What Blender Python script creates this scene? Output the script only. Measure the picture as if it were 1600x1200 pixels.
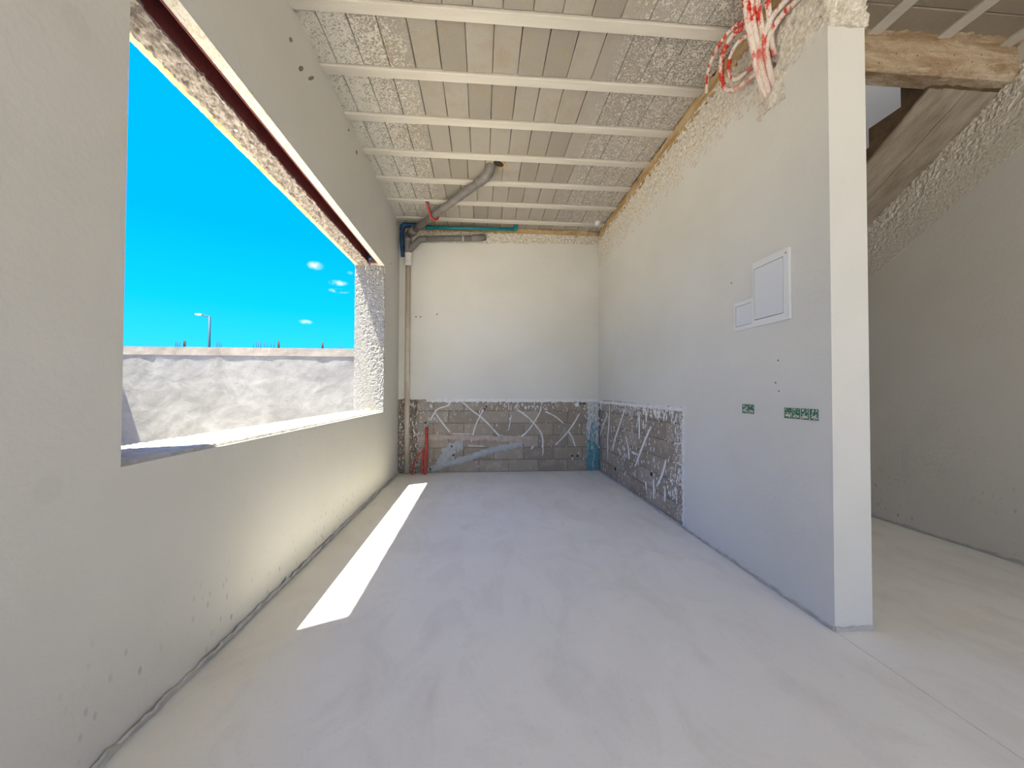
import bpy, bmesh, math, random
from mathutils import Vector, Matrix, noise
random.seed(7)
S = bpy.context.scene
for o in list(bpy.data.objects): bpy.data.objects.remove(o)
COL = S.collection

# ------------------------------------------------------------------ camera
cd = bpy.data.cameras.new('camera'); cam = bpy.data.objects.new('camera', cd); COL.objects.link(cam)
cd.sensor_fit = 'HORIZONTAL'; cd.sensor_width = 36.0; cd.lens = 606.26 / 1600 * 36; cd.clip_start = .05; cd.clip_end = 500
YAW, PITCH, ROLL = .0775, .018, .0028
cam.matrix_world = Matrix.Translation((0, 0, 1.35)) @ Matrix.Rotation(-YAW, 4, 'Z') @ Matrix.Rotation(math.pi/2 + PITCH, 4, 'X') @ Matrix.Rotation(ROLL, 4, 'Z')
S.camera = cam

# ------------------------------------------------------------------ sky
W = bpy.data.worlds.new('sky'); S.world = W; W.use_nodes = True
wn, wl = W.node_tree.nodes, W.node_tree.links
wn.clear()
wout = wn.new('ShaderNodeOutputWorld'); bg = wn.new('ShaderNodeBackground'); wl.new(bg.outputs[0], wout.inputs[0])
tc = wn.new('ShaderNodeTexCoord'); sx = wn.new('ShaderNodeSeparateXYZ'); wl.new(tc.outputs['Generated'], sx.inputs[0])
cr = wn.new('ShaderNodeValToRGB'); wl.new(sx.outputs['Z'], cr.inputs[0])
e = cr.color_ramp.elements
e[0].position = 0.0; e[0].color = (.07, .645, 1.5, 1)
e[1].position = 1.0; e[1].color = (.01, .38, 1.75, 1)
for p_, c_ in ((.10, (.025, .625, 1.7, 1)), (.18, (.003, .56, 1.75, 1)), (.33, (.0, .44, 1.75, 1)), (.55, (.0, .415, 1.75, 1))):
    n_ = cr.color_ramp.elements.new(p_); n_.color = c_
def wmath(op, a, b=None):
    n = wn.new('ShaderNodeMath'); n.operation = op
    for i, v in enumerate((a, b)):
        if v is None: continue
        if hasattr(v, 'links'): wl.new(v, n.inputs[i])
        else: n.inputs[i].default_value = v
    return n.outputs[0]
nz = wn.new('ShaderNodeTexNoise'); nz.inputs['Scale'].default_value = 55; nz.inputs['Detail'].default_value = 4; wl.new(tc.outputs['Generated'], nz.inputs['Vector'])
cl = None      # five small wisps of cloud
for d_, w_, h_ in (((-.369, .887, .277), .018, .010), ((-.329, .912, .246), .022, .007), ((-.328, .916, .229), .024, .006), ((-.397, .905, .154), .016, .006), ((-.302, .91, .27), .008, .005)):
    v1 = wn.new('ShaderNodeVectorMath'); v1.operation = 'SUBTRACT'; wl.new(tc.outputs['Generated'], v1.inputs[0]); v1.inputs[1].default_value = d_
    v2 = wn.new('ShaderNodeVectorMath'); v2.operation = 'MULTIPLY'; wl.new(v1.outputs[0], v2.inputs[0]); v2.inputs[1].default_value = (1/w_, 1/w_, 1/h_)
    v3 = wn.new('ShaderNodeVectorMath'); v3.operation = 'LENGTH'; wl.new(v2.outputs[0], v3.inputs[0])
    m_ = wn.new('ShaderNodeMapRange'); m_.inputs[1].default_value = 1.0; m_.inputs[2].default_value = .2; wl.new(v3.outputs['Value'], m_.inputs[0])
    cl = m_.outputs[0] if cl is None else wmath('MAXIMUM', cl, m_.outputs[0])
cm = wn.new('ShaderNodeMapRange'); cm.inputs[1].default_value = .38; cm.inputs[2].default_value = .62; wl.new(nz.outputs['Fac'], cm.inputs[0])
cmask = wmath('MULTIPLY', cl, cm.outputs[0])
mx = wn.new('ShaderNodeMix'); mx.data_type = 'RGBA'; wl.new(cmask, mx.inputs[0]); wl.new(cr.outputs[0], mx.inputs[6]); mx.inputs[7].default_value = (.80, .97, 1, 1)
wl.new(mx.outputs[2], bg.inputs[0]); bg.inputs[1].default_value = 1.0

# ------------------------------------------------------------------ sun and added fill
SD = Vector((1.0, .48, -3.2)).normalized()
sl = bpy.data.lights.new('sun', 'SUN'); sl.energy = 22; sl.angle = .009; sl.color = (1, .955, .765)
so = bpy.data.objects.new('sun', sl); COL.objects.link(so); so.rotation_euler = (-SD).to_track_quat('Z', 'Y').to_euler(); so.location = (-10, -4, 20)
al = bpy.data.lights.new('front_fill', 'AREA'); al.shape = 'RECTANGLE'; al.size = 5.0; al.size_y = 3.2; al.energy = 52; al.color = (1, .95, .83)
ao = bpy.data.objects.new('front_fill', al); COL.objects.link(ao); ao.location = (1.35, -3.85, 1.75); ao.rotation_euler = (math.pi/2, 0, 0)   # added fill lamp, stands in for daylight through the open front
S.view_settings.view_transform = 'Standard'; S.view_settings.look = 'None'; S.view_settings.gamma = 1.0
S.view_settings.use_curve_mapping = False
S.view_settings.exposure = 0.40

# ------------------------------------------------------------------ material helpers
class NT:
    def __init__(s, name):
        s.m = bpy.data.materials.new(name); s.m.use_nodes = True; t = s.m.node_tree
        s.n, s.l = t.nodes, t.links; s.b = s.n['Principled BSDF']; s.pos = None
    def P(s):
        if s.pos is None: s.pos = s.n.new('ShaderNodeNewGeometry').outputs['Position']
        return s.pos
    def put(s, sock, v):
        if hasattr(v, 'links'): s.l.new(v, sock)
        else: sock.default_value = v
    def noise(s, sc, det=3, rough=.55, vec=None, dist=0):
        n = s.n.new('ShaderNodeTexNoise'); n.inputs['Scale'].default_value = sc; n.inputs['Detail'].default_value = det
        n.inputs['Roughness'].default_value = rough; n.inputs['Distortion'].default_value = dist; s.l.new(vec or s.P(), n.inputs['Vector']); return n.outputs['Fac']
    def vor(s, sc, vec=None, feat='F1'):
        n = s.n.new('ShaderNodeTexVoronoi'); n.feature = feat; n.inputs['Scale'].default_value = sc; s.l.new(vec or s.P(), n.inputs['Vector']); return n.outputs['Distance']
    def scale(s, v):
        n = s.n.new('ShaderNodeVectorMath'); n.operation = 'MULTIPLY'; s.l.new(s.P(), n.inputs[0]); n.inputs[1].default_value = v; return n.outputs[0]
    def mr(s, v, a, b, c=0, d=1):
        n = s.n.new('ShaderNodeMapRange'); s.put(n.inputs[0], v)
        for i, q in enumerate((a, b, c, d)): n.inputs[i+1].default_value = q
        return n.outputs[0]
    def math(s, op, a, b=0):
        n = s.n.new('ShaderNodeMath'); n.operation = op; s.put(n.inputs[0], a); s.put(n.inputs[1], b); return n.outputs[0]
    def axis(s, k):
        n = s.n.new('ShaderNodeSeparateXYZ'); s.l.new(s.P(), n.inputs[0]); return n.outputs[k]
    def mix(s, f, a, b):
        n = s.n.new('ShaderNodeMix'); n.data_type = 'RGBA'; s.put(n.inputs[0], f)
        for i, q in ((6, a), (7, b)):
            if hasattr(q, 'links'): s.l.new(q, n.inputs[i])
            else: n.inputs[i].default_value = (*q[:3], 1)
        return n.outputs[2]
    def rnd(s):
        return s.n.new('ShaderNodeObjectInfo').outputs['Random']
    def near(s, c, r):
        n = s.n.new('ShaderNodeVectorMath'); n.operation = 'DISTANCE'; s.l.new(s.P(), n.inputs[0]); n.inputs[1].default_value = c
        return s.mr(n.outputs['Value'], r, r*.75)
    def fin(s, col, rough=.8, bump=None, st=.2, dist=.01, spec=.3):
        if hasattr(col, 'links'): s.l.new(col, s.b.inputs['Base Color'])
        else: s.b.inputs['Base Color'].default_value = (*col, 1)
        s.put(s.b.inputs['Roughness'], rough); s.b.inputs['Specular IOR Level'].default_value = spec
        if bump is not None:
            n = s.n.new('ShaderNodeBump'); n.inputs['Strength'].default_value = st; n.inputs['Distance'].default_value = dist
            s.l.new(bump, n.inputs['Height']); s.l.new(n.outputs[0], s.b.inputs['Normal'])
        return s.m

def mat_plaster(name, a, b, dirt=None, spots=()):
    t = NT(name)
    c = t.mix(t.mr(t.noise(.9, 3), .35, .68), a, b)
    c = t.mix(t.mr(t.noise(5, 5, .7), .62, .8, 0, .25), c, [x*.86 for x in a])
    for p, r in spots: c = t.mix(t.math('MULTIPLY', t.near(p, r), .07), c, (.25, .24, .23))
    if dirt:                                            # splashes and scuffs near the floor
        low = t.mr(t.axis(2), dirt, 0.02)
        sp = t.mr(t.vor(24, t.scale((1, 1, .5))), .26, .14)
        ms = t.math('MULTIPLY', t.math('MULTIPLY', sp, low), t.mr(t.noise(1.7, 3), .44, .56))
        c = t.mix(t.math('MULTIPLY', ms, .85), c, (.28, .25, .22))
    return t.fin(c, .75, t.math('ADD', t.noise(38, 4, .6), t.math('MULTIPLY', t.noise(6, 2), 2)), .14, .012)

M = {}
PL_A, PL_B = (.65, .625, .56), (.70, .675, .62)
M['plaster'] = mat_plaster('wall_plaster', PL_A, PL_B)
M['plaster_left'] = mat_plaster('left_wall_plaster', PL_A, PL_B, .5, (((-1.363, 1.392, 2.585), .055), ((-1.363, 1.339, 1.035), .05)))
M['plaster_side'] = mat_plaster('side_wall_plaster', (.62, .58, .51), (.67, .63, .56), .75)

def mat_floor():
    t = NT('power_floated_concrete')
    a = t.noise(.7, 5, .6, dist=.6); b = t.noise(3.2, 6, .65, t.scale((1, .55, 1)), .8)
    c = t.mix(t.mr(a, .3, .7), (.775, .75, .69), (.87, .845, .78))
    c = t.mix(t.mr(b, .48, .78, 0, .6), c, (.64, .61, .55))
    c = t.mix(t.mr(t.noise(60, 3), .6, .8, 0, .25), c, (.40, .375, .34))
    return t.fin(c, t.mr(b, .3, .7, .42, .62), t.math('ADD', b, t.noise(45, 3)), .06, .01, .35)
M['floor'] = mat_floor()

def mat_block(name, a, b, c2, splat=True):
    t = NT(name)
    c = t.mix(t.rnd(), a, b)
    c = t.mix(t.mr(t.noise(4.5, 4, .6), .52, .72, 0, .6), c, c2)
    c = t.mix(t.mr(t.noise(150, 3, .7), .55, .75, 0, .28), c, [x*.55 for x in a])
    h = t.noise(120, 4, .7)
    if splat:                                           # plaster thrown on near both side walls
        X = t.axis(0)
        m1 = t.math('MAXIMUM', t.mr(X, -.55, -1.2), t.math('MULTIPLY', t.mr(X, 1.0, 1.9), .55))
        n1 = t.noise(34, 2, .5, dist=2.2)
        msk = t.mr(t.math('ADD', n1, t.math('MULTIPLY', m1, .19)), .565, .615)
        msk = t.math('MULTIPLY', msk, t.mr(m1, .0, .12))
        fine = t.math('MULTIPLY', t.mr(t.vor(30), .13, .07), t.mr(t.noise(2.2, 2), .5, .65))
        msk = t.math('MAXIMUM', msk, fine)
        c = t.mix(t.math('MULTIPLY', msk, .85), c, (.74, .695, .615))
        h = t.math('ADD', h, t.math('MULTIPLY', msk, 1.5))
    return t.fin(c, .92, h, .6, .008)
M['cblock'] = mat_block('ceiling_block_concrete', (.33, .295, .25), (.42, .38, .325), (.37, .29, .20))
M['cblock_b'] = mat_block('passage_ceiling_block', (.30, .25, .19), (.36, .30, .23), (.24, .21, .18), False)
def mat_joist():
    t = NT('joist_concrete'); n = t.noise(9, 4, .6, t.scale((.15, 1, 1)))
    X = t.axis(0)
    c = t.mix(t.mr(n, .35, .7), (.58, .535, .46), (.66, .615, .54))
    c = t.mix(t.mr(t.vor(36), .12, .06, 0, .7), c, (.74, .70, .62))
    return t.fin(c, .85, t.math('ADD', n, t.noise(70, 3)), .25, .006)
M['joist'] = mat_joist()
def mat_brick():
    t = NT('wall_block_concrete')
    c = t.mix(t.rnd(), (.30, .245, .185), (.40, .335, .26))
    c = t.mix(t.mr(t.noise(7, 4, .6), .5, .75, 0, .7), c, (.47, .42, .35))
    c = t.mix(t.mr(t.noise(140, 3, .7), .56, .74, 0, .6), c, (.20, .165, .13))
    c = t.mix(t.mr(t.noise(26, 4, .65, t.scale((1, 1, .45)), 1.0), .655, .70, 0, .85), c, (.72, .69, .63))
    return t.fin(c, .95, t.noise(110, 4, .7), .6, .006)
M['brick'] = mat_brick()
def mat_simple(name, a, b, sc=8, rough=.8, bs=60, st=.3, dist=.006, vec=(1, 1, 1), spec=.3):
    t = NT(name); n = t.noise(sc, 5, .65, t.scale(vec))
    return t.fin(t.mix(t.mr(n, .35, .68), a, b), rough, t.math('ADD', n, t.noise(bs, 3)), st, dist, spec)
M['mortar'] = mat_simple('old_mortar', (.20, .165, .125), (.28, .24, .19))
M['mortar_fill'] = mat_simple('fresh_grey_mortar', (.36, .37, .36), (.47, .48, .46), 14)
M['mortar_pink'] = mat_simple('pinkish_mortar', (.42, .335, .27), (.56, .46, .38), 14)
M['glue'] = mat_simple('white_adhesive', (.72, .70, .66), (.80, .78, .74), 20)
M['rough'] = mat_simple('rough_cream_plaster', (.52, .46, .37), (.80, .745, .645), 46, .85, 90, .5, .006)
M['rough_white'] = mat_simple('rough_white_plaster', (.60, .575, .53), (.80, .775, .73), 40, .85, 90, .5, .006)
M['jamb'] = mat_simple('grey_jamb_plaster', (.20, .195, .185), (.31, .30, .285), 40, .85, 90, .5, .006)
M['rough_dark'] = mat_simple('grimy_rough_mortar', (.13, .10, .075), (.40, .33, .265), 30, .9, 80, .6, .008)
M['sill'] = mat_simple('sill_plaster', (.40, .385, .36), (.55, .535, .51), 20, .8)
def mat_teal():
    t = NT('teal_stained_plaster'); n = t.noise(14, 4, .65, t.scale((1, 1, .4)), .8)
    f = t.math('ADD', n, t.mr(t.axis(2), .2, 1.1, .12, -.16))
    c = t.mix(t.mr(f, .42, .60), (.62, .62, .58), (.10, .30, .33)); c = t.mix(t.mr(t.noise(30, 3), .55, .65, 0, .8), c, (.27, .24, .20))
    return t.fin(c, .8, n, .5, .008)
M['teal_stain'] = mat_teal()
M['lintel'] = mat_simple('grey_lintel_concrete', (.15, .125, .11), (.46, .41, .37), 30, .9, 80, .6, .008, (1, .5, 1))
M['tan'] = mat_simple('tan_formwork_edge', (.50, .32, .15), (.74, .60, .42), 26, .8, 60, .3, .004, (1, .35, 1))
M['slot'] = mat_simple('oxblood_shutter_slot', (.14, .035, .035), (.20, .055, .05), 6)
def mat_beam():
    t = NT('brown_stained_concrete'); n = t.noise(6, 6, .7, t.scale((.3, 1, 1.8)), .8)
    c = t.mix(t.mr(n, .36, .66), (.30, .19, .10), (.58, .475, .345))
    c = t.mix(t.mr(t.noise(11, 5, .7, t.scale((.25, 1, 1.5))), .56, .66, 0, .7), c, (.64, .575, .47))
    c = t.mix(t.mr(t.vor(19), .13, .08, 0, .85), c, (.09, .06, .035))
    return t.fin(c, .9, t.math('ADD', n, t.noise(60, 4)), .8, .015)
M['beam'] = mat_beam()
M['edge_beam'] = mat_simple('ochre_concrete_edge', (.40, .25, .10), (.56, .42, .25), 7, .9, 60, .5, .008, (1, .3, 1.6))
M['soffit'] = mat_simple('board_marked_concrete', (.25, .20, .145), (.40, .345, .275), 7, .9, 60, .5, .008, (1.4, .35, .5))
M['stair_side'] = mat_simple('shaded_stair_side', (.085, .055, .03), (.16, .105, .06), 9, .95)  # shade on the flight's side is put into this dark brown
M['upper'] = mat_plaster('light_tinted_plaster', (.66, .53, .38), (.70, .57, .42))  # warm tint stands in for warm light missing on the stairwell wall
M['fillet'] = mat_simple('grey_floor_edge_mortar', (.46, .44, .40), (.58, .555, .515), 12)
def mat_render():
    t = NT('grey_cement_render'); n = t.noise(1.1, 7, .62, dist=.9); v = t.noise(4, 5, .7, dist=1.4)
    c = t.mix(t.mr(n, .33, .66), (.165, .161, .152), (.25, .245, .233)); c = t.mix(t.mr(v, .54, .72, 0, .55), c, (.15, .146, .137))
    return t.fin(c, .9, t.math('ADD', n, v), .4, .02)
M['render'] = mat_render()
M['cap'] = mat_simple('beige_wall_cap', (.225, .195, .16), (.29, .26, .225), 3, .9)
M['ground'] = mat_simple('pale_dusty_ground', (.50, .45, .38), (.57, .52, .44), 1.2, .95, 25, .3, .01)
M['render_n'] = mat_simple('neighbour_render', (.60, .57, .52), (.68, .65, .60), 2, .9)
M['white'] = NT('white_plastic').fin((.76, .75, .73), .4, spec=.45)
M['white_soft'] = NT('offwhite_plastic').fin((.70, .70, .71), .5)
M['gap'] = NT('dark_gap').fin((.03, .027, .025), .9)
M['grey_pvc'] = mat_simple('grey_pvc', (.15, .137, .125), (.215, .198, .182), 9, .5, 60, .05, .002, spec=.4)
M['teal'] = mat_simple('teal_pipe', (.0, .16, .19), (.01, .23, .26), 12, .45, 60, .05, .002, spec=.4)
M['blue'] = mat_simple('blue_pipe', (.006, .035, .09), (.01, .065, .16), 12, .45, 60, .05, .002, spec=.4)
M['beige_pipe'] = mat_simple('plaster_smeared_pipe', (.50, .41, .31), (.64, .57, .48), 7, .7, 40, .2, .004, (1, 1, .4))
M['red'] = mat_simple('red_conduit', (.42, .03, .02), (.55, .10, .08), 16, .5, 60, .05, .002)
def mat_splashed():
    t = NT('plaster_splashed_red_conduit'); n = t.noise(12, 3, .6, t.scale((1.6, 1.6, .6)))
    c = t.mix(t.math('MULTIPLY', t.mr(n, .48, .56), t.mr(t.axis(2), 3.50, 3.72, .15, 1)), (.74, .66, .57), (.60, .035, .02)); c = t.mix(t.mr(t.noise(60, 3), .55, .62, 0, .6), c, (.78, .40, .32))
    return t.fin(c, .7, t.math('ADD', n, t.noise(70, 3)), .5, .005)
M['splashed'] = mat_splashed()
def mat_green():
    t = NT('green_box_plastic'); n = t.noise(55, 3, .6)
    return t.fin(t.mix(t.mr(n, .5, .62), (.02, .16, .06), (.36, .36, .31)), .6, n, .4, .004)
M['green'] = mat_green()
M['steel'] = NT('galvanised_steel').fin((.012, .03, .036), .6)
M['lamp_head'] = NT('pale_lamp_head').fin((.30, .30, .29), .5)
M['rebar'] = mat_simple('rusty_rebar', (.025, .02, .017), (.045, .035, .03), 3)
M['sponge'] = mat_simple('tan_lump', (.55, .36, .16), (.72, .56, .36), 40)

# ------------------------------------------------------------------ geometry helpers
def tag(o, label=None, cat=None, group=None, kind=None):
    if label: o['label'] = label
    if cat: o['category'] = cat
    if group: o['group'] = group
    if kind: o['kind'] = kind
    return o
def link(name, me, mat=None, parent=None, loc=None):
    if mat is not None and not me.materials: me.materials.append(M[mat])
    o = bpy.data.objects.new(name, me); COL.objects.link(o)
    if parent is not None: o.parent = parent
    if loc is not None: o.location = loc
    return o
def empty(name, loc=(0, 0, 0)):
    o = bpy.data.objects.new(name, None); COL.objects.link(o); o.location = loc; o.empty_display_size = .1; return o
def mesh(name, vs, fs, mat, parent=None, smooth=False):
    me = bpy.data.meshes.new(name); me.from_pydata([tuple(v) for v in vs], [], fs); me.update()
    bm = bmesh.new(); bm.from_mesh(me); bmesh.ops.recalc_face_normals(bm, faces=bm.faces); bm.to_mesh(me); bm.free()
    if smooth: me.polygons.foreach_set('use_smooth', [True]*len(me.polygons))
    if parent is not None and parent.type == 'EMPTY' and parent.location.length > 0:
        me.transform(Matrix.Translation(-parent.location))
    return link(name, me, mat, parent)
BF = [(0, 3, 2, 1), (4, 5, 6, 7), (0, 1, 5, 4), (1, 2, 6, 5), (2, 3, 7, 6), (3, 0, 4, 7)]
def bxv(x0, x1, y0, y1, z0, z1):
    return [(x0, y0, z0), (x1, y0, z0), (x1, y1, z0), (x0, y1, z0), (x0, y0, z1), (x1, y0, z1), (x1, y1, z1), (x0, y1, z1)]
def boxes(name, lst, mat, parent=None):
    vs, fs = [], []
    for b in lst:
        k = len(vs); vs += bxv(*b); fs += [tuple(i+k for i in f) for f in BF]
    return mesh(name, vs, fs, mat, parent)
def box(name, *a, mat=None, parent=None): return boxes(name, [a], mat, parent)
def bevel_box_mesh(name, sx_, sy_, sz_, bev, jit=0, seg=1):
    bm = bmesh.new(); bmesh.ops.create_cube(bm, size=1)
    bmesh.ops.scale(bm, vec=(sx_, sy_, sz_), verts=bm.verts)
    bmesh.ops.bevel(bm, geom=list(bm.edges), offset=bev, segments=seg, affect='EDGES', profile=.5)
    for v in bm.verts: v.co += Vector([random.uniform(-jit, jit) for _ in range(3)])
    me = bpy.data.meshes.new(name); bm.to_mesh(me); bm.free(); return me
def bbox(name, x0, x1, y0, y1, z0, z1, bev, mat, parent=None, seg=2):
    me = bevel_box_mesh(name, x1-x0, y1-y0, z1-z0, bev, 0, seg); c = Vector(((x0+x1)/2, (y0+y1)/2, (z0+z1)/2))
    if parent is not None and parent.location.length > 0: c = c - parent.location
    me.transform(Matrix.Translation(c)); return link(name, me, mat, parent)
def smooth_path(pts, sub=6):
    P = [Vector(p) for p in pts]; out = []
    for i in range(len(P)-1):
        p0 = P[max(i-1, 0)]; p1 = P[i]; p2 = P[i+1]; p3 = P[min(i+2, len(P)-1)]
        for k in range(sub):
            t = k/sub; out.append(.5*((2*p1) + (p2-p0)*t + (2*p0-5*p1+4*p2-p3)*t*t + (3*p1-p0-3*p2+p3)*t**3))
    out.append(P[-1]); return out
def tube(name, pts, r, mat, parent=None, seg=12, sub=6, corr=0., wob=0., rings=None):
    path = smooth_path(pts, sub) if sub else [Vector(p) for p in pts]
    if rings:                                           # resample for corrugation
        L = [0]
        for a, b in zip(path, path[1:]): L.append(L[-1] + (b-a).length)
        n = int(L[-1]/rings); q = []
        for i in range(n+1):
            s_ = L[-1]*i/n; j = max(k for k in range(len(L)) if L[k] <= s_ + 1e-9); j = min(j, len(path)-2)
            q.append(path[j].lerp(path[j+1], (s_-L[j])/max(1e-9, L[j+1]-L[j])))
        path = q
    vs, fs = [], []; N = None
    for i, p in enumerate(path):
        t = (path[min(i+1, len(path)-1)] - path[max(i-1, 0)]).normalized()
        if N is None: N = t.orthogonal().normalized()
        N = (N - t*N.dot(t)).normalized(); B = t.cross(N)
        rr = r * (1 + (corr if i % 2 else -corr)) * (1 + wob*noise.noise(p*30))
        for k in range(seg):
            a = 2*math.pi*k/seg; vs.append(p + (N*math.cos(a) + B*math.sin(a))*rr)
        if i:
            o_ = (i-1)*seg
            for k in range(seg): fs.append((o_+k, o_+(k+1) % seg, o_+seg+(k+1) % seg, o_+seg+k))
    fs.append(tuple(range(seg))); fs.append(tuple(range(len(vs)-seg, len(vs))))
    return mesh(name, vs, fs, mat, parent, True)
def rough(name, O, U, V, nu, nv, amp, sc, mat, parent=None, mask=None, edge=.012, sharp=True, back=.03):
    """a patch of thrown or torn plaster: a grid with real relief, ragged edges and thickness"""
    O, U, V = Vector(O), Vector(U), Vector(V); N = U.cross(V).normalized(); vs, fs = [], []
    un, vn = U.normalized(), V.normalized()
    for j in range(nv+1):
        for i in range(nu+1):
            p = O + U*(i/nu) + V*(j/nv)
            if edge:
                if i in (0, nu): p = p + un*edge*noise.noise(p*23 + Vector((5, 0, 0)))
                if j in (0, nv): p = p + vn*edge*noise.noise(p*23)
            h = noise.noise(p*sc) + .5*noise.noise(p*sc*2.3)
            if sharp: h = 1 - 2.2*abs(h)
            k = mask(i/nu, j/nv) if mask else 1
            vs.append(p + N*(amp*h*k))
    for j in range(nv):
        for i in range(nu):
            a = j*(nu+1)+i; fs.append((a, a+1, a+nu+2, a+nu+1))
    rim = [i for i in range(nu+1)] + [(j+1)*(nu+1)-1 for j in range(1, nv+1)] + [nv*(nu+1)+i for i in range(nu-1, -1, -1)] + [j*(nu+1) for j in range(nv-1, 0, -1)]
    k0 = len(vs)
    for a in rim: vs.append(vs[a] - N*back)
    for q in range(len(rim)):
        q2 = (q+1) % len(rim); fs.append((rim[q2], rim[q], k0+q, k0+q2))
    fs.append(tuple(range(k0, k0+len(rim))))
    return mesh(name, vs, fs, mat, parent)
def ribbon(name, pts, w, h, mat, parent, pl, sub=5, jit=.25, taper=True):
    """a trowelled or squeezed strip lying on a plane; pl maps (a, b, height) to the room"""
    path = smooth_path([(a, b, 0) for a, b in pts], sub); vs, fs = [], []; n = len(path)
    for i, p in enumerate(path):
        t = (path[min(i+1, n-1)] - path[max(i-1, 0)]).normalized(); s_ = Vector((-t.y, t.x, 0))
        ww = w*(1 + jit*noise.noise(p*17)*2)
        if taper and i in (0, n-1): ww *= .4
        for q, hh in ((-.5, -.004), (-.33, h*.8), (0, h*(1+.4*noise.noise(p*25))), (.33, h*.8), (.5, -.004)):
            c = p + s_*ww*q; vs.append(pl(c.x, c.y, hh))
        if i:
            for k in range(4): a = (i-1)*5+k; fs.append((a, a+1, a+6, a+5))
    fs += [(0, 1, 2, 3, 4), tuple(range(5*n-5, 5*n))]
    return mesh(name, vs, fs, mat, parent, True)
def disc(name, c, n, r, th, mat, parent=None, seg=14, sx_=1.0):
    n = Vector(n).normalized(); a = n.orthogonal().normalized(); b = n.cross(a); c = Vector(c); vs = []
    for d in (0, th):
        for k in range(seg):
            t = 2*math.pi*k/seg; vs.append(c + n*d + (a*math.cos(t)*sx_ + b*math.sin(t))*r)
    fs = [tuple(range(seg)), tuple(range(seg, 2*seg))] + [(k, (k+1) % seg, seg+(k+1) % seg, seg+k) for k in range(seg)]
    return mesh(name, vs, fs, mat, parent)
def slab(name, outline, pl, th, mat, parent=None):
    n = len(outline); vs = [pl(a, b, 0) for a, b in outline] + [pl(a, b, th) for a, b in outline]
    fs = [tuple(range(n)), tuple(range(2*n-1, n-1, -1))] + [(k, (k+1) % n, n+(k+1) % n, n+k) for k in range(n)]
    me = bpy.data.meshes.new(name); me.from_pydata([tuple(v) for v in vs], [], fs); me.update()
    bm = bmesh.new(); bm.from_mesh(me); bmesh.ops.triangulate(bm, faces=[f for f in bm.faces if len(f.verts) > 4]); bmesh.ops.recalc_face_normals(bm, faces=bm.faces); bm.to_mesh(me); bm.free()
    return link(name, me, mat, parent)
def jline(a, b, n, j):
    """points from a to b (b left out), wandering sideways by up to j"""
    a, b = Vector((*a, 0)), Vector((*b, 0)); t = (b-a).normalized(); s_ = Vector((-t.y, t.x, 0)); out = []
    for i in range(n):
        p = a.lerp(b, i/n)
        if i: p = p + s_*j*(noise.noise(p*9) + .6*noise.noise(p*37))
        out.append((p.x, p.y))
    return out

# ------------------------------------------------------------------ key sizes
XL, XO, XR, XP, XW = -1.363, -1.763, 1.986, 2.216, 4.22
YF_, YP, YB, ZC = -3.9, 2.06, 6.48, 4.09
WN, WNO, WF, ZS, ZT = 1.586, 1.955, 5.522, 1.068, 3.098

# ------------------------------------------------------------------ floor and ground
fl = boxes('floor', [(XL-.02, 1.9885, YF_, YB+.05, -.12, 0), (1.9925, XW+.02, YF_, 2.06, -.12, 0), (1.9885, XW+.02, 2.06, YB+.05, -.12, 0), (1.95, 2.03, YF_, 2.06, -.12, -.006)], 'floor')
tag(fl, kind='structure')
tag(boxes('ground', [(-60, XO+.05, -30, 60, -.3, -.15), (XO, 60, -40, YF_+.001, -.3, -.13)], 'ground'), kind='structure')

# ------------------------------------------------------------------ left wall with the big opening
def prism(fp, z0, z1):
    n = len(fp); vs = [(x, y, z0) for x, y in fp] + [(x, y, z1) for x, y in fp]
    return vs, [tuple(range(n)), tuple(range(n, 2*n))] + [(k, (k+1) % n, n+(k+1) % n, n+k) for k in range(n)]
vs, fs = [], []
def addp(v, f):
    k = len(vs); vs.extend(v); fs.extend(tuple(i+k for i in q) for q in f)
addp(*prism([(XL, YF_), (XL, WN), (XO, WNO), (XO, YF_)], -.02, ZC+.25))
addp(*prism([(XL, WF), (XL, YB+.25), (XO, YB+.25), (XO, WF)], -.02, ZC+.25))
addp(*prism([(XL, WN), (XL, WF), (XO, WF), (XO, WNO)], -.12, ZS-.012))
addp(*prism([(XL, WN), (XL, WF), (-1.437, WF), (-1.437, WN+.07)], ZT, ZC+.25))           # inner leaf of the lintel
addp(*prism([(-1.437, WN+.07), (-1.437, WF), (-1.56, WF), (-1.56, WN+.18)], 3.46, ZC+.25))
addp(*prism([(-1.56, WN+.18), (-1.56, WF), (XO, WF), (XO, WNO)], ZT+.012, ZC+.25))       # outer leaf
wl_ = mesh('wall_left', vs, fs, 'plaster_left'); tag(wl_, kind='structure')
win = empty('window_1', (XL, WF, ZS)); tag(win, kind='structure')
rough('sill', (XO-.02, WN+.02, ZS), (0, WF-WN-.02, 0), (.40, 0, 0), 300, 34, -.006, 34, 'sill', win, back=-.025).name = 'sill'
rough('jamb', (XO, WF-.004, ZS+.005), (XL-XO-.002, 0, 0), (0, 0, ZT-ZS-.01), 44, 200, .009, 28, 'jamb', win, mask=lambda u, v: max(.12, min(1, (u-.62+.9*v)*2.2)), back=.02)
rough('lintel_soffit', (XO+.045, WF-.01, ZT+.004), (0, -(WF-WN-.03), 0), (.16, 0, 0), 300, 16, -.014, 20, 'lintel', win, back=-.02)
rough('lintel_edge', (XO-.004, WF-.006, ZT+.002), (0, -(WF-WN-.02), 0), (.052, 0, 0), 300, 5, -.003, 40, 'tan', win, edge=.004, back=-.02)
rough('lintel_lip', (-1.44, WF-.006, ZT+.002), (0, -(WF-WN-.02), 0), (.074, 0, 0), 260, 8, -.004, 34, 'rough', win, edge=.006, back=-.02)
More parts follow.
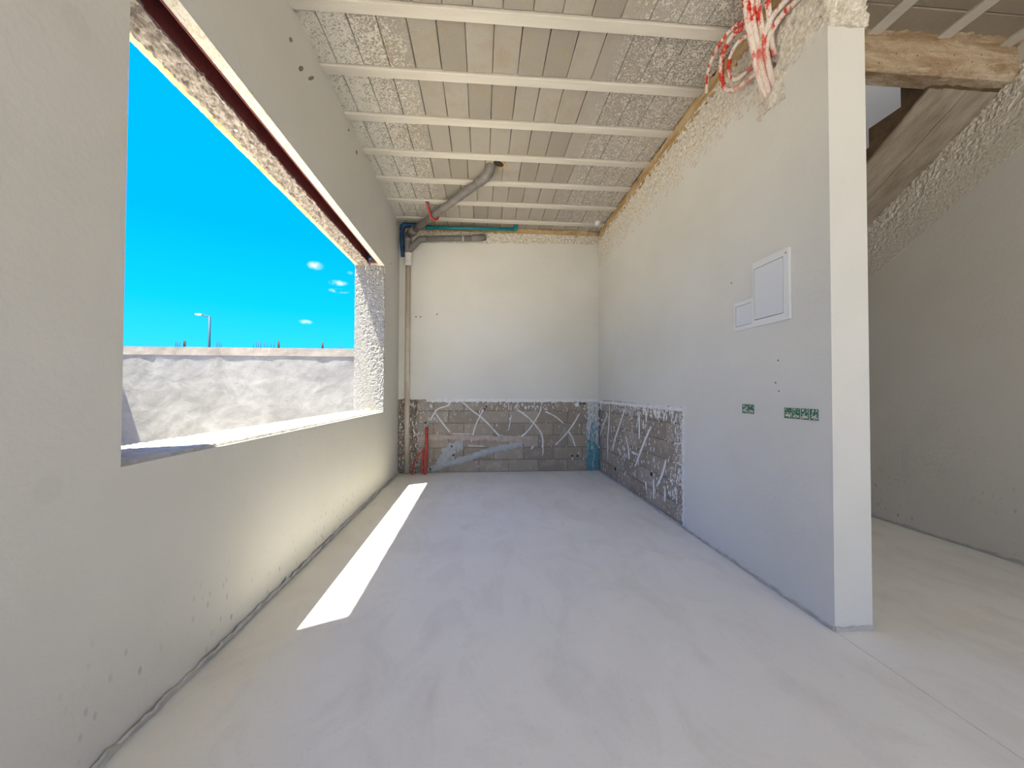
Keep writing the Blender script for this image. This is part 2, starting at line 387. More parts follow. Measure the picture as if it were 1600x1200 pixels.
boxes('shutter_slot', [(-1.4445, -1.4355, WN+.1, WF-.1, ZT-.004, 3.465), (-1.562, -1.556, WN+.2, WF-.1, ZT+.01, 3.465), (-1.56, -1.437, WN+.2, WF-.1, 3.452, 3.462), (-1.56, -1.437, WF-.11, WF-.1, ZT, 3.46)], 'slot', win)
tube('conduit_end', [(-1.50, WF-.14, 3.46), (-1.50, WF-.15, 3.30), (-1.50, WF-.17, ZT+.02)], .036, 'blue', win)
rough('base_mortar', (XL+.001, 6.46, -.004), (0, -5.6, 0), (.012, 0, .036), 300, 3, .008, 9, 'fillet', None, edge=.02, back=.012).name = 'baseboard_left'
tag(bpy.data.objects['baseboard_left'], kind='structure')
for k, (y, z, w, h) in enumerate(((2.98, 3.762, .05, .016), (3.153, 3.83, .07, .012), (2.822, 3.837, .03, .014), (4.27, 3.927, .03, .02), (5.9, 3.252, .012, .012), (4.02, 4.0, .02, .012))):
    disc('chip', (XL-.001, y, z), (1, 0, 0), h, .004, 'mortar', wl_, 9, w/h)

# ------------------------------------------------------------------ ceiling: joists, hollow blocks, beam
ceil = empty('ceiling', (0, 0, ZC)); tag(ceil, kind='structure')
J0, JS, BWD = 2.7495, .5719, .2173
box('slab', XO, XW+.3, YF_, 2.71, ZC+.09, ZC+.30, mat='joist', parent=ceil)
boxes('slab', [(XO, XP, 2.71, YB+.25, ZC+.09, ZC+.30)], 'joist', ceil)
box('plain_soffit', XL, XR, YF_, J0-4*JS, ZC+.004, ZC+.092, mat='joist', parent=ceil)
jm = bevel_box_mesh('joist', XR-XL+.03, .10, .11, .006)
jm.materials.append(M['joist'])
for k in range(-4, 7):
    o = link('joist', jm, None, ceil, ((XL+XR)/2, J0+k*JS+.05, .045+.0))
bmesh_blocks = []
for q in range(4):
    me = bevel_box_mesh('ceiling_block', BWD-.0045, JS-.104, .09, .006, .0015); me.materials.append(M['cblock']); bmesh_blocks.append(me)
def cut_block(x0, x1, y0, y1):
    me = bevel_box_mesh('ceiling_block', x1-x0-.0045, y1-y0-.004, .09, .006, .001); me.materials.append(M['cblock']); return me
s0 = .082
ks = list(range(-8, 11))
for r in range(-4, 7):
    y0 = J0+r*JS+.10; y1 = min(J0+(r+1)*JS, YB+.02)
    sh = random.choice((0, .06, -.05, .11)) if r not in (0, 1) else (0, .0)[r]
    cuts = {}
    for k in ks:
        a, b = s0+k*BWD+sh, s0+(k+1)*BWD+sh
        a2, b2 = max(a, XL-.01), min(b, XR+.01)
        if b2-a2 < .03: continue
        if a2 == a and b2 == b and y1-y0 > JS-.11: me = bmesh_blocks[random.randrange(4)]
        else: me = cut_block(a2, b2, y0, y1)
        o = link('ceiling_block', me, None, ceil, ((a2+b2)/2, (y0+y1)/2, .055+random.uniform(-.003, .004)))
        if k % 3 == 0: o.rotation_euler = (0, 0, math.pi) if me in bmesh_blocks else (0, 0, 0)
# passage ceiling: joists run away from the camera
for xj in (2.36, 2.932, 3.50, 4.07, 4.64):
    if xj < XW: box('joist', xj, xj+.10, .3, 2.72, ZC, ZC+.1, mat='joist', parent=ceil)
pm = None
edges = [XP-.02, 2.36, 2.46, 2.932, 3.032, 3.50, 3.60, 4.07]
for a, b in ((XP-.02, 2.36), (2.46, 2.932), (3.032, 3.50), (3.60, 4.07)):
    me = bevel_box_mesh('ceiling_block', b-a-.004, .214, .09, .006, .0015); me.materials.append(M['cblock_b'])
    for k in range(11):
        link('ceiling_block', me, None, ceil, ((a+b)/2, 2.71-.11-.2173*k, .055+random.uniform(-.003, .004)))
box('plain_soffit', XP, XW, YF_, .3, ZC+.004, ZC+.092, mat='joist', parent=ceil)
boxes('plain_soffit', [(XR-.01, XP+.01, YF_, 2.72, ZC+.004, ZC+.092)], 'joist', ceil)
# beam across the passage, bulging face and ragged underside
vs, fs = [], []; nx, prof = 120, [(2.62, 4.12), (2.705, 4.085), (2.692, 4.0), (2.70, 3.90), (2.715, 3.85), (2.735, 3.828), (2.80, 3.822), (2.86, 3.828), (2.875, 3.90), (2.875, 4.30)]
for i in range(nx+1):
    x = XP-.02 + (XW+.05-XP)*i/nx
    for (y, z) in prof:
        p = Vector((x*.35, y, z)); d = noise.noise(p*9)*.016 + noise.noise(Vector((x*.5, y, z))*34)*.009
        vs.append((x, y + d, z + d*.8))
    if i:
        m_ = len(prof); a = (i-1)*m_
        for k in range(m_-1): fs.append((a+k, a+k+1, a+m_+k+1, a+m_+k))
mesh('beam', vs, fs, 'beam', ceil)

# ------------------------------------------------------------------ back wall
PB = lambda a, b, h: (a, YB-h, b)           # plane of the finished plaster, height towards the room
PBB = lambda a, b, h: (a, YB+.020-h, b)     # face of the bare blocks
wb = boxes('wall_back', [(XL-.05, XP, YB+.03, YB+.25, -.1, ZC+.1), (XP-.1, XW+.3, YB, YB+.25, -.1, 7.4)], 'mortar'); tag(wb, kind='structure')
wb.data.materials.append(M['upper'])
for p in wb.data.polygons:
    if p.index >= 6: p.material_index = 1
out = jline((XL, 1.205), (XR, 1.205), 70, .010) + [(XR, 1.205)] + jline((XR, 3.87), (XL, 3.80), 60, .022) + [(XL, 3.80)]
slab('plaster_coat', out, lambda a, b, h: (a, YB+h, b), .035, 'plaster', wb)
rough('torn_plaster', (XL, YB+.014, 3.76), (XR-XL, 0, 0), (0, 0, .25), 220, 22, .014, 17, 'rough', wb, edge=.01)
rough('concrete_edge', (XL, YB+.016, 3.985), (XR-XL, 0, 0), (0, 0, .11), 160, 8, .006, 14, 'edge_beam', wb, edge=.012)
rough('plaster_lip', (XL+.45, YB-.002, 1.165), (XR-XL-.45, 0, 0), (0, 0, .05), 180, 5, .006, 22, 'glue', wb, edge=.022)
def bricks(parent, a0, a1, z1, pl, axis, seam, name='block', first=.0):
    z = .0; row = 0; cache = {}
    while z < z1-.03:
        h = min(.2035, z1+.02-z); off = seam + (.25 if row % 2 else 0)
        k = math.floor((a0-off)/.5)
        while off+k*.5 < a1:
            b0, b1 = max(a0, off+k*.5), min(a1, off+(k+1)*.5); k += 1
            if b1-b0 < .03: continue
            key = (round(b1-b0, 2), round(h, 3), random.randrange(3))
            if key not in cache:
                dims = (b1-b0-.009, .05, h-.009) if axis == 0 else (.05, b1-b0-.009, h-.009)
                cache[key] = bevel_box_mesh('block', *dims, .005, .0015); cache[key].materials.append(M['brick'])
            c = Vector(pl((b0+b1)/2, z+h/2, -.025 + random.uniform(-.004, .004)))
            link(name, cache[key], None, parent, c)
        z += h; row += 1
bricks(wb, XL, XR, 1.205, PBB, 0, -.045)
ST = [[(-.497, 1.199), (-.567, 1.104), (-.708, 1.057), (-.778, .986), (-.847, .856)], [(-.766, .986), (-.659, .831), (-.517, .653)],
      [(-.319, 1.164), (-.188, 1.044), (.003, .901), (.171, .733), (.364, .516)], [(.027, 1.044), (-.044, .901), (-.115, .734), (-.173, .496)],
      [(.604, 1.032), (.774, .911), (.921, .753), (1.019, .584), (1.031, .27)], [(.994, 1.092), (.981, .995), (.896, .85), (.775, .682), (.593, .526)],
      [(1.067, 1.007), (1.239, .922), (1.387, .8)], [(1.659, .97), (1.56, .799), (1.412, .606), (1.239, .437)], [(1.461, .678), (1.535, .556), (1.585, .41)],
      [(.495, .948), (.448, .683)], [(-.494, .641), (-.138, .634)], [(-.221, .437), (.053, .427)]]
for k, s_ in enumerate(ST): ribbon('glue_streak', s_, .028 if k < 9 else .014, .006, 'glue', wb, PBB)
ribbon('mortar_channel', [(-1.2, .528), (-.892, .572), (-.186, .575), (.364, .552), (.824, .549)], .10, .012, 'mortar_pink', wb, PBB, 10, .35)
ribbon('filled_chase', [(-.842, .053), (-.655, .121), (-.373, .189), (-.089, .281), (.197, .362), (.485, .419), (.69, .466)], .11, .016, 'mortar_fill', wb, PBB, 10, .3)
ribbon('filled_chase', [(-.72, .12), (-.60, .26), (-.47, .42), (-.30, .44)], .19, .012, 'mortar_fill', wb, PBB, 10, .3)
ribbon('filled_chase', [(-.92, .85), (-.915, .70)], .07, .012, 'mortar_fill', wb, PBB, 6, .3)
for a, b in ((.079, 1.185), (.074, 1.085), (.05, 1.049), (-.924, .823), (-.492, .432), (-.468, .285), (1.535, .253), (1.622, .252), (-.842, .058), (.69, .441)):
    disc('hole', PBB(a, b, .0), (0, -1, 0), .016, .017 if a in (-.492, -.842, -.924) else .010, 'gap', wb, 10)
for a, b in ((-1.087, 2.568), (-1.015, 2.57), (-.744, 2.617)): disc('hole', PB(a, b, .0), (0, -1, 0), .011, .002, 'gap', wb, 8)
disc('anchor_cap', PBB(1.609, 1.121, 0), (0, -1, 0), .038, .02, 'white', wb, 16)
ribbon('glue_streak', [(1.64, 1.135), (1.78, 1.135)], .02, .008, 'gap', wb, PBB)
ribbon('glue_streak', [(.83, .37), (.87, .425)], .035, .01, 'glue', wb, PBB)
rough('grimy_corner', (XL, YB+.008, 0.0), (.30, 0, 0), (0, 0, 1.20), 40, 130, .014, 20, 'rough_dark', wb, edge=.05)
rough('stained_corner', (XR-.20, YB+.006, 0.02), (.20, 0, 0), (0, 0, 1.14), 28, 120, .012, 20, 'teal_stain', wb, edge=.05)
# splashes of plaster on the bare blocks
def splashes(name, n, a0, a1, z0, z1, pl, mat, parent, dens, seed):
    rnd = random.Random(seed); vs, fs = [], []
    while n:
        a, b = rnd.uniform(a0, a1), rnd.uniform(z0, z1)
        if rnd.random() > dens(a, b): continue
        n -= 1; w = rnd.uniform(.003, .013); h = w*rnd.uniform(.8, 4); k = len(vs); m_ = 7; ph = rnd.random()*6
        for i in range(m_):
            t = 2*math.pi*i/m_; f = rnd.uniform(.6, 1.2); vs.append(pl(a+w*f*math.cos(t), b+h*f*math.sin(t), -.003))
        vs.append(pl(a, b, .007))
        fs += [(k+i, k+(i+1) % m_, k+m_) for i in range(m_)]
    return tag(mesh(name, vs, fs, mat, parent), kind='stuff')
splashes('plaster_splash', 800, XL+.02, XR-.2, .04, 1.17, PBB, 'glue', wb, lambda a, b: max(.06, min(1, 1.3-(a-XL)/.55), .6*(b > 1.02)), 3)

splashes('plaster_splash', 260, XL+.02, XL+.30, .04, 1.17, lambda a, b, h: (a, YB-.002-h*1.6, b), 'glue', wb, lambda a, b: 1, 9)

# ------------------------------------------------------------------ right partition
PR = lambda a, b, h: (XR-h, a, b)
PRB = lambda a, b, h: (XR+.020-h, a, b)
wr = boxes('wall_right', [(XR+.03, XP-.02, YP+.03, YB+.03, -.05, ZC+.1)], 'mortar'); tag(wr, kind='structure')
YH, ZH = 3.672, 1.19
top = jline((YB, 3.72), (2.7, 3.57), 50, .03) + jline((2.7, 3.57), (YP, 3.49), 20, .022) + [(YP, 3.49)]
out = [(YP, 0), (YH, 0)] + jline((YH, .02), (YH, ZH), 40, .012) + [(YH, ZH)] + jline((YH, ZH), (YB, 1.205), 60, .008) + [(YB, 1.205)] + top[0:]
slab('plaster_coat', out, lambda a, b, h: (XR+h, a, b), .035, 'plaster', wr)
slab('end_coat', [(XR+.035, 0), (XP, 0), (XP, 3.50)] + jline((XP, 3.50), (XR+.035, 3.50), 14, .02) + [(XR+.035, 3.49)], lambda a, b, h: (a, YP+h, b), .035, 'plaster', wr)
box('passage_coat', XP-.03, XP, YP+.001, YB, 0, ZC+.1, mat='plaster', parent=wr)
rough('torn_plaster', (XR+.008, YB, 3.46), (0, -(YB-YP), 0), (0, 0, .50), 320, 36, .022, 15, 'rough', wr, mask=lambda u, v: .6+.6*v, edge=.02)
rough('concrete_edge', (XR-.004, YB, 3.92), (0, -(YB-YP), 0), (.02, 0, .18), 240, 10, .012, 9, 'edge_beam', wr, edge=.02)
rough('torn_plaster', (XR+.0, YP+.006, 3.47), (XP-XR+.01, 0, 0), (0, 0, .64), 24, 60, .026, 13, 'rough', wr, edge=.012)
rough('torn_plaster', (XP-.012, YP+.02, 3.5), (0, .68, 0), (0, 0, .6), 60, 50, .016, 13, 'rough', wr, edge=.02)
bricks(wr, YH-.04, YB+.02, 1.20, PRB, 1, .12)
for s_ in [[(5.961, 1.162), (6.005, .858), (6.07, .567), (6.052, .265)], [(6.067, .996), (6.298, .792), (6.46, .60)], [(5.314, 1.102), (5.493, .899), (5.739, .628), (5.827, .441)], [(4.824, 1.1), (4.827, .741)],
           [(4.611, .97), (4.629, 1.126), (4.724, 1.121)], [(4.467, .937), (4.67, .729), (4.954, .374)], [(5.292, .737), (5.198, .572), (5.176, .419)], [(4.101, .608), (4.193, .435), (4.338, .258)],
           [(5.084, .538), (4.911, .532)], [(4.421, .327), (4.406, .093)], [(4.636, .248), (4.618, .143)], [(4.134, .266), (4.135, .14)]]:
    ribbon('glue_streak', s_, .034, .006, 'glue', wr, PRB)
for a, b in ((5.714, .181), (4.465, .37)): disc('hole', PRB(a, b, 0), (-1, 0, 0), .022, .009, 'gap', wr, 10)
rough('plaster_lip', (XR+.004, YH+.0, 0.02), (0, .001, ZH-.01), (0, .055, .0), 130, 8, .008, 24, 'glue', wr, mask=lambda u, v: 1, edge=.02)
rough('plaster_lip', (XR+.004, YB, 1.15), (0, -(YB-YH), 0), (0, 0, .045), 220, 5, .006, 22, 'glue', wr, edge=.02)
splashes('plaster_splash', 1500, YH+.02, YB, .04, 1.17, PRB, 'glue', wr, lambda a, b: max(.05, min(1, 1.1-(a-YH)/.5)**2 if a < YH+.55 else .0, .5*(b > 1.05)), 5)
for a, b, r in ((2.941, 2.219, .007), (2.484, 1.411, .007), (2.456, 1.355, .006), (2.459, 1.561, .006)): disc('hole', PR(a, b, 0), (-1, 0, 0), r, .002, 'mortar', wr, 8)
rough('base_mortar', (XR-.001, YP-.004, 0), (0, YB-YP-.02, 0), (-.010, 0, .020), 240, 3, -.005, 9, 'fillet', None, edge=.016, back=-.012).name = 'baseboard_right'
bb = bpy.data.objects['baseboard_right']; tag(bb, kind='structure')
rough('end_mortar', (XP+.002, YP-.002, 0), (-(XP-XR), 0, 0), (0, -.006, .026), 20, 3, -.004, 9, 'fillet', bb, edge=.01, back=-.01)

# ------------------------------------------------------------------ passage: far wall, stair
wf = boxes('wall_far_right', [(XW, XW+.22, YF_, YB+.05, -.1, 7.4)], 'plaster_side'); tag(wf, kind='structure')
sof = lambda y: 3.253 + .595*(3.77-y)
O0 = Vector((XW+.004, 4.6, sof(4.6)-.66)); O1 = Vector((XW+.004, 1.9, sof(1.9)-.52))
rough('torn_plaster', (XW-.002, 4.7, sof(4.7)-.60), (0, -2.6, 2.6*.595), (0, 0, .66), 300, 76, .013, 25, 'rough', wf, mask=lambda u, v: max(.04, min(1, (v-.18)*1.5)), edge=.02)
bb = rough('baseboard_far_right', (XW+.001, 6.4, -.002), (0, -8, 0), (-.012, 0, .026), 200, 3, .006, 7, 'fillet', None, edge=.02, back=.01); tag(bb, kind='structure')
stair = empty('staircase', (3.87, 6.3, 0)); tag(stair, 'rough brown concrete stair flight rising above the passage at the right', 'staircase')
TR, RI = .28, .1766
ys = [2.76+TR*i for i in range(13)]; prof = []
for i in range(12):
    z = 3.99-RI*i; prof += [(ys[i], z), (ys[i+1], z)]
prof.append((ys[12], sof(ys[12]))); prof.append((ys[0]+.04, sof(ys[0]+.04)))
n = len(prof); vs = [(3.60, y, z) for y, z in prof] + [(XW-.001, y, z) for y, z in prof]
fs = [(k, (k+1) % n, n+(k+1) % n, n+k) for k in range(n)] + [tuple(range(n)), tuple(range(n, 2*n))]
me = mesh('flight', vs, fs, 'stair_side', stair); bm = bmesh.new(); bm.from_mesh(me.data); bmesh.ops.triangulate(bm, faces=[f for f in bm.faces if len(f.verts) > 4]); bm.to_mesh(me.data); bm.free()
Ls = 3.4; y1 = 2.82+Ls
for k, (a, b, dz) in enumerate(((3.597, 3.715, .008), (3.718, 3.93, .0), (3.933, XW-.001, .004))):    # board marks under the flight
    rough('soffit_board', (a, y1, sof(y1)-.012-dz), (0, -Ls, Ls*.595), (b-a, 0, 0), 200, 8, -.007, 7, 'soffit', stair, edge=.004, sharp=False, back=-.02)
# unseen roof and side wall over the stairwell, added to keep sun out
tag(boxes('wall_sun_block', [(XP-1.5, XW+.22, .4, YB+.25, 7.4, 7.6), (XP-.2, XP, 2.0, YB, ZC+.05, 6.2)], 'plaster'), kind='structure')

# front of the room, open to the terrace behind the camera
tag(boxes('wall_front', [(XL, -1.05, YF_-.25, YF_, -.05, ZC+.3), (3.85, XW+.22, YF_-.25, YF_, -.05, ZC+.3), (-1.05, 3.85, YF_-.25, YF_, 3.4, ZC+.3)], 'plaster'), kind='structure')

# ------------------------------------------------------------------ electrical panel, cover and boxes
pn = empty('electrical_panel', (XR, 2.505, 1.82)); tag(pn, 'large white electrical panel with a flush door on the partition', 'electrical panel')
Y0, Y1, Z0, Z1 = 2.342, 2.672, 1.82, 2.285
boxes('back_box', [(XR-.004, XR+.02, Y0+.01, Y1-.01, Z0+.01, Z1-.01)], 'gap', pn)
fw = .045
boxes('cover_frame', [(XR-.018, XR-.0005, Y0, Y1, Z0, Z0+fw), (XR-.018, XR-.0005, Y0, Y1, Z1-fw, Z1), (XR-.018, XR-.0005, Y0, Y0+fw, Z0+fw, Z1-fw), (XR-.018, XR-.0005, Y1-.014, Y1, Z0+fw, Z1-fw)], 'white', pn)
bbox('door', XR-.021, XR-.002, Y0+fw+.004, Y1-.018, Z0+fw+.004, Z1-fw-.004, .003, 'white_soft', pn)
disc('screw', (XR-.018, Y0+.022, Z1-.03), (-1, 0, 0), .006, .002, 'mortar', pn, 10); disc('screw', (XR-.018, Y0+.022, Z0+.03), (-1, 0, 0), .006, .002, 'white_soft', pn, 10)
sc = empty('meter_cover', (XR, 2.78, 1.82)); tag(sc, 'small white square cover beside the lower corner of the electrical panel', 'cover plate')
Y0, Y1, Z0, Z1 = 2.676, 2.888, 1.82, 2.04
boxes('back_box', [(XR-.003, XR+.02, Y0+.01, Y1-.01, Z0+.01, Z1-.01)], 'gap', sc)
boxes('cover_frame', [(XR-.014, XR-.0005, Y0, Y1, Z0, Z0+.03), (XR-.014, XR-.0005, Y0, Y1, Z1-.03, Z1), (XR-.014, XR-.0005, Y0, Y0+.022, Z0+.03, Z1-.03), (XR-.014, XR-.0005, Y1-.014, Y1, Z0+.03, Z1-.03)], 'white', sc)
bbox('door', XR-.012, XR-.002, Y0+.025, Y1-.017, Z0+.033, Z1-.033, .002, 'white_soft', sc)
def socket(y, z, label, grp):
    t = empty('socket_box', (XR, y, z-.034)); tag(t, label, 'socket box', grp)
    w, h, d = .0285, .034, .012
    boxes('rim', [(XR-.004, XR+.012, y-w, y-w+.004, z-h, z+h), (XR-.004, XR+.012, y+w-.004, y+w, z-h, z+h), (XR-.004, XR+.012, y-w+.004, y+w-.004, z-h, z-h+.004), (XR-.004, XR+.012, y-w+.004, y+w-.004, z+h-.004, z+h)], 'green', t)
    rough('recess', (XR+.001, y+w-.004, z-h+.004), (0, -2*w+.008, 0), (0, 0, 2*h-.008), 8, 9, .005, 60, 'green', t, edge=0, back=.008)
    r = Vector((y*3, z, 0)); ribbon('plaster_smear', [(y-.018+.01*noise.noise(r*7), z-.024), (y, z-.012), (y+.02, z-.02)], .016, .004, 'rough', t, lambda a, b, hh: (XR-.001-hh, a, b), 4)
for y, z, l in ((2.79, 1.221, 'green recessed socket box, left one of the pair on the partition'), (2.724, 1.221, 'green recessed socket box, right one of the pair on the partition')): socket(y, z, l, 'socket boxes in the partition')
for k, (y, w_) in enumerate(((2.378, 'first from the left in the row of four'), (2.313, 'second from the left in the row of four'), (2.246, 'third from the left in the row of four'), (2.179, 'last in the row of four, nearest the wall end'))):
    socket(y, 1.212, 'green recessed socket box, ' + w_, 'socket boxes in the partition')

# ------------------------------------------------------------------ drain and water pipes in the back corner
dp = empty('drain_pipe', (-1.15, 6.36, 3.6)); tag(dp, 'long grey drain pipe slanting under the ceiling from a rusty hole', 'pipe')
tube('pipe', [(-1.16, 6.32, 3.90), (-.02, 4.83, 3.985)], .052, 'grey_pvc', dp, 16, 0)
tube('elbow', [(-.05, 4.87, 3.983), (.03, 4.765, 3.99), (.075, 4.71, 4.02), (.10, 4.68, 4.12)], .060, 'grey_pvc', dp, 16)
tube('coupling', [(-1.17, 6.335, 3.899), (-1.06, 6.19, 3.908)], .062, 'grey_pvc', dp, 16, 0)
disc('rust_stain', (.19, 4.66, ZC+.010), (0, 0, -1), .085, .004, 'edge_beam', dp, 12, 1.3)
disc('rusty_hole', (.19, 4.64, ZC+.008), (0, 0, -1), .05, .004, 'gap', dp, 12, 1.5)
st_ = empty('stack_pipe', (-1.21, 6.38, 3.5)); tag(st_, 'grey vertical drain branch in the back corner under the ceiling', 'pipe')
tube('pipe', [(-1.21, 6.38, 3.92), (-1.21, 6.385, 3.60)], .052, 'grey_pvc', st_, 16, 0)
tube('collar', [(-1.21, 6.38, 3.84), (-1.21, 6.385, 3.77)], .062, 'grey_pvc', st_, 16, 0)
tube('branch', [(-1.21, 6.385, 3.62), (-1.13, 6.38, 3.70), (-1.02, 6.38, 3.81), (-.92, 6.38, 3.83)], .052, 'grey_pvc', st_, 16)
hp = empty('waste_pipe', (-.4, 6.38, 3.8)); tag(hp, 'short grey waste pipe lying level along the back wall top', 'pipe')
tube('pipe', [(-.94, 6.38, 3.83), (-.12, 6.38, 3.868)], .046, 'grey_pvc', hp, 16, 0)
tube('elbow', [(-.18, 6.38, 3.866), (-.06, 6.38, 3.875), (.0, 6.42, 3.90), (.02, 6.50, 3.93)], .056, 'grey_pvc', hp, 16)
tube('clamp', [(-.33, 6.38, 3.858), (-.305, 6.38, 3.859)], .054, 'mortar_fill', hp, 16, 0)
tp = empty('water_pipe', (-.15, 6.42, 4.0)); tag(tp, 'thin teal water pipe running level below the ceiling', 'pipe')
tube('pipe', [(-.93, 6.36, 4.005), (.53, 6.36, 4.03)], .026, 'teal', tp, 12, 0)
tube('elbow', [(.51, 6.36, 4.03), (.545, 6.36, 4.035), (.552, 6.36, 4.06), (.552, 6.36, 4.10)], .031, 'teal', tp, 12)
tube('coupling', [(-.93, 6.36, 4.005), (-.80, 6.36, 4.008)], .033, 'teal', tp, 12, 0)
bp = empty('supply_pipe', (-1.3, 6.40, 3.5)); tag(bp, 'dark blue supply pipe bent down the back left corner', 'pipe')
tube('pipe', [(-1.02, 6.40, 4.055), (-1.20, 6.40, 4.055), (-1.285, 6.40, 4.04), (-1.305, 6.40, 3.95), (-1.305, 6.40, 3.75), (-1.29, 6.42, 3.54)], .034, 'blue', bp, 12)
tube('elbow', [(-1.23, 6.40, 4.056), (-1.29, 6.40, 4.04), (-1.307, 6.40, 3.97)], .042, 'blue', bp, 12)
hk = empty('pipe_strap', (-.72, 5.75, 3.9)); tag(hk, 'red strap looped under the slanting drain pipe', 'strap')
C_ = Vector((-.71, 5.73, 3.934)); E1 = Vector((.79, .61, 0))
tube('band', [(-.80, 5.655, 4.085), (-.79, 5.665, 4.02)] + [C_ + E1*.07*math.cos(math.radians(a)) + Vector((0, 0, .07*math.sin(math.radians(a)))) for a in (180, 215, 250, 285, 320, 355, 385)], .016, 'red', hk, 8)
disc('anchor', (-.80, 5.655, ZC+.002), (0, 0, -1), .03, .012, 'gap', hk, 10)
dn = empty('downpipe', (-1.215, 6.44, 1.0)); tag(dn, 'beige plaster-smeared downpipe along the back left corner', 'pipe')
tube('pipe', [(-1.215, 6.455, 0.01), (-1.215, 6.455, 3.45)], .042, 'beige_pipe', dn, 14, 0, wob=.04)
tube('socket_end', [(-1.21, 6.43, 3.40), (-1.205, 6.41, 3.52), (-1.205, 6.395, 3.60)], .058, 'rough_white', dn, 14)
lh = empty('lamp_holder', (1.83, 6.15, 4.0)); tag(lh, 'small white plastic lamp holder on the ceiling in the back right corner', 'lamp holder')
tube('base', [(1.87, 6.12, 4.10), (1.87, 6.12, 4.07)], .055, 'white', lh, 16, 0)
tube('cup', [(1.86, 6.12, 4.075), (1.85, 6.11, 4.045)], .042, 'white', lh, 14, 0)

# red conduits standing out of the floor
for name, pts, r, l in (('conduit', [(-.897, 6.43, .76), (-.893, 6.41, .60), (-.89, 6.38, .42), (-.905, 6.37, .18), (-.905, 6.36, -.02)], .024, 'thick red conduit standing straight up against the bare block wall'),
                        ('conduit', [(-.93, 6.385, .40), (-.955, 6.36, .22), (-.96, 6.35, -.02)], .012, 'thin red conduit pressed against the thick upright one'),
                        ('conduit', [(-.94, 6.37, .385), (-1.02, 6.36, .30), (-1.08, 6.35, .16), (-1.105, 6.34, -.02)], .013, 'thin red conduit bowing out to the left above the floor')):
    tag(tube(name, pts, r, 'red', None, 10), l, 'conduit', 'red conduits at the back wall')

# ------------------------------------------------------------------ plaster-splashed conduits hanging from the ceiling beam
HANG = [
 ('straight red and white conduit dropping from the top, leftmost of the hanging bundle', [(1.72, 2.40, 4.12), (1.76, 2.44, 3.98), (1.80, 2.47, 3.86), (1.86, 2.50, 3.70), (1.92, 2.52, 3.52), (1.975, 2.52, 3.40)], .020),
 ('straight splashed conduit in the middle of the hanging bundle', [(1.755, 2.40, 4.12), (1.79, 2.43, 3.98), (1.83, 2.46, 3.86), (1.89, 2.49, 3.70), (1.94, 2.50, 3.52), (1.99, 2.49, 3.38)], .020),
 ('straight splashed conduit, rightmost of the strands dropping from the top', [(1.785, 2.39, 4.12), (1.825, 2.42, 3.98), (1.865, 2.44, 3.86), (1.915, 2.46, 3.70), (1.955, 2.47, 3.54), (1.995, 2.46, 3.40)], .019),
 ('splashed conduit slanting in from the right, outer strand of the pair', [(1.965, 2.12, 3.78), (1.955, 2.24, 3.80), (1.94, 2.37, 3.80), (1.92, 2.45, 3.72), (1.94, 2.50, 3.58), (1.98, 2.53, 3.40)], .019),
 ('splashed conduit slanting in from the right, inner strand of the pair', [(1.955, 2.12, 3.84), (1.935, 2.25, 3.85), (1.91, 2.40, 3.83), (1.90, 2.47, 3.72), (1.94, 2.54, 3.54), (1.985, 2.56, 3.40)], .019),
 ('large outer loop of splashed conduit hanging below the bundle', [(1.84, 2.47, 3.86), (1.80, 2.60, 3.92), (1.80, 2.74, 3.90), (1.84, 2.83, 3.80), (1.87, 2.82, 3.69), (1.90, 2.74, 3.63), (1.93, 2.62, 3.62), (1.95, 2.55, 3.62)], .018),
 ('small inner loop of splashed conduit within the larger loop', [(1.86, 2.48, 3.82), (1.83, 2.60, 3.86), (1.83, 2.70, 3.84), (1.855, 2.76, 3.76), (1.88, 2.73, 3.69), (1.905, 2.66, 3.675), (1.94, 2.56, 3.68)], .014),
 ('loose conduit tail curving away to the left of the loops', [(1.84, 2.46, 3.90), (1.79, 2.58, 3.95), (1.77, 2.74, 3.96), (1.79, 2.90, 3.93), (1.83, 3.00, 3.89), (1.86, 3.06, 3.84)], .013),
 ('short red conduit end poking out right of the bundle', [(1.87, 2.38, 3.93), (1.90, 2.40, 3.85), (1.94, 2.44, 3.74), (1.98, 2.46, 3.64)], .018),
]
for l, pts, r in HANG: tag(tube('hanging_conduit', pts, r, 'splashed', None, 10, 8, corr=.09, rings=.009), l, 'conduit', 'splashed conduits hanging from the ceiling')
lump = rough('plaster_lump', (XR-.012, 2.62, 3.30), (0, -.22, 0), (0, 0, .26), 30, 34, .03, 9, 'rough', wr, edge=.05, mask=lambda u, v: 2.2*math.sin(math.pi*min(1, max(0, u)))*math.sin(math.pi*min(1, max(0, v))), sharp=False)

# ------------------------------------------------------------------ lump on the sill
bm = bmesh.new(); bmesh.ops.create_icosphere(bm, subdivisions=3, radius=.045)
for v in bm.verts: v.co *= 1 + .35*noise.noise(v.co*30); v.co.z *= .55
me = bpy.data.meshes.new('mortar_lump'); bm.to_mesh(me); bm.free()
tag(link('mortar_lump', me, 'sponge', None, (-1.55, 5.44, ZS+.02)), 'small tan lump lying at the far end of the window sill', 'lump')

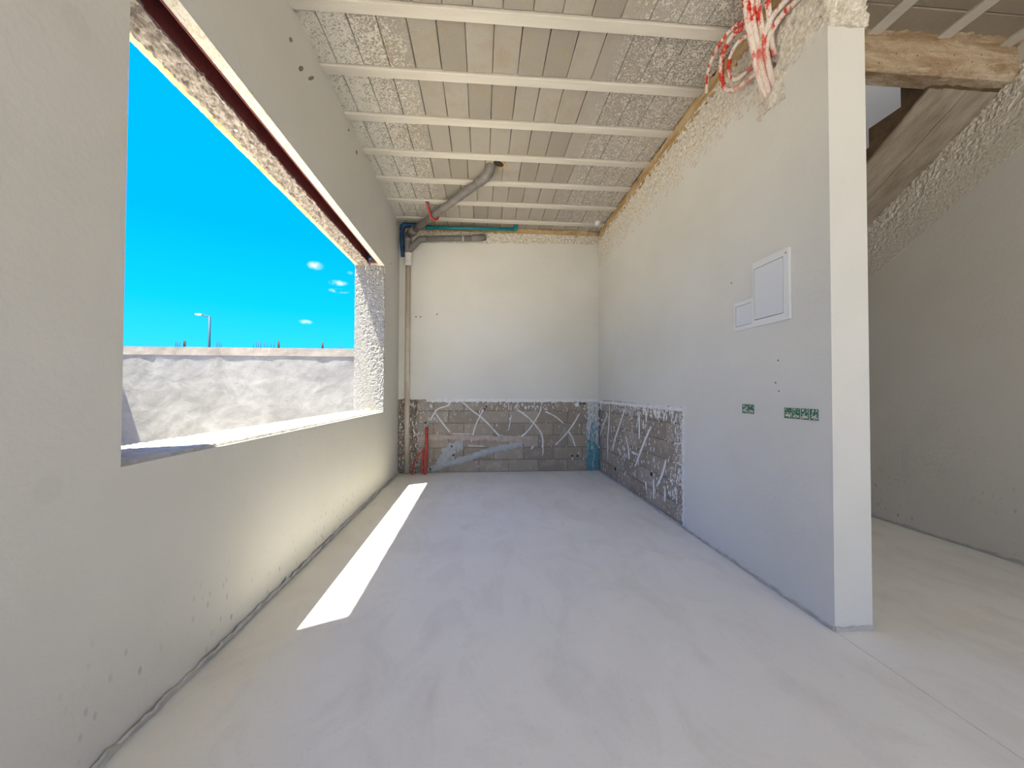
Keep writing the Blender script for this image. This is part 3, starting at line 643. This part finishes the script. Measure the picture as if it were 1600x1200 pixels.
# ------------------------------------------------------------------ outside: boundary wall, lamp post, starter bars
bw = empty('boundary_wall', (-5, 9, -.15)); tag(bw, 'grey rendered garden wall with a beige cap outside the window', 'wall')
rough('render_coat', (-12, 9, -.15), (13.5, 0, 0), (0, 0, 2.27), 260, 60, .008, 3, 'render', bw, edge=0, sharp=False, back=.2)
rough('cap', (-12, 8.985, 2.115), (13.5, 0, 0), (0, 0, .178), 220, 4, .006, 5, 'cap', bw, edge=.006, sharp=False, back=.23)
nw = box('neighbour_wall', -8.5, -8.2, -12, 9.0, -.15, 2.95, mat='render_n'); tag(nw, kind='structure')
lp = empty('street_lamp', (-21.92, 33, 0)); tag(lp, 'street lamp post with a short arm beyond the garden wall', 'street lamp')
tube('pole', [(-21.92, 33, -.2), (-21.92, 33, 3.5), (-21.92, 33, 7.3)], .085, 'steel', lp, 10, 0)
tube('arm', [(-21.92, 33, 7.22), (-22.2, 33, 7.33), (-22.6, 33, 7.42)], .05, 'steel', lp, 8)
bbox('lamp_head', -22.98, -22.45, 32.85, 33.15, 7.38, 7.50, .045, 'lamp_head', lp)
tag(box('neighbour_building', -22, -6, 24.3, 31, -.2, 3.80, mat='render_n'), kind='structure')
RB = [(-18.40, .50, 3, 'leftmost'), (-18.02, .52, 2, 'second from the left'), (-16.03, .50, 3, 'just right of the street lamp'), (-13.88, .55, 3, 'fourth from the left'),
      (-13.2, .46, 5, 'wide loose group in the middle'), (-12.52, .57, 2, 'thick pair right of the middle'), (-9.9, .58, 2, 'thick pair near the right jamb'), (-8.84, .32, 3, 'shortest, far right')]
for x, h, n_, l in RB:
    t = empty('rebar_bundle', (x, 25, 3.8)); tag(t, 'rusty starter bars above the garden wall, ' + l, 'rebar', 'starter bars on the neighbouring roof')
    w = .12 if n_ > 2 else .06; r = .016 if n_ > 2 else .04
    if n_ == 5: w = .2
    for i in range(n_):
        xx = x + (i-(n_-1)/2)*w + random.uniform(-.02, .02)
        tube('bar', [(xx, 25, 3.79), (xx+random.uniform(-.02, .02), 25, 3.8+h*random.uniform(.85, 1.1)+.05)], r, 'rebar', t, 6, 0)
bpy.context.view_layer.update()
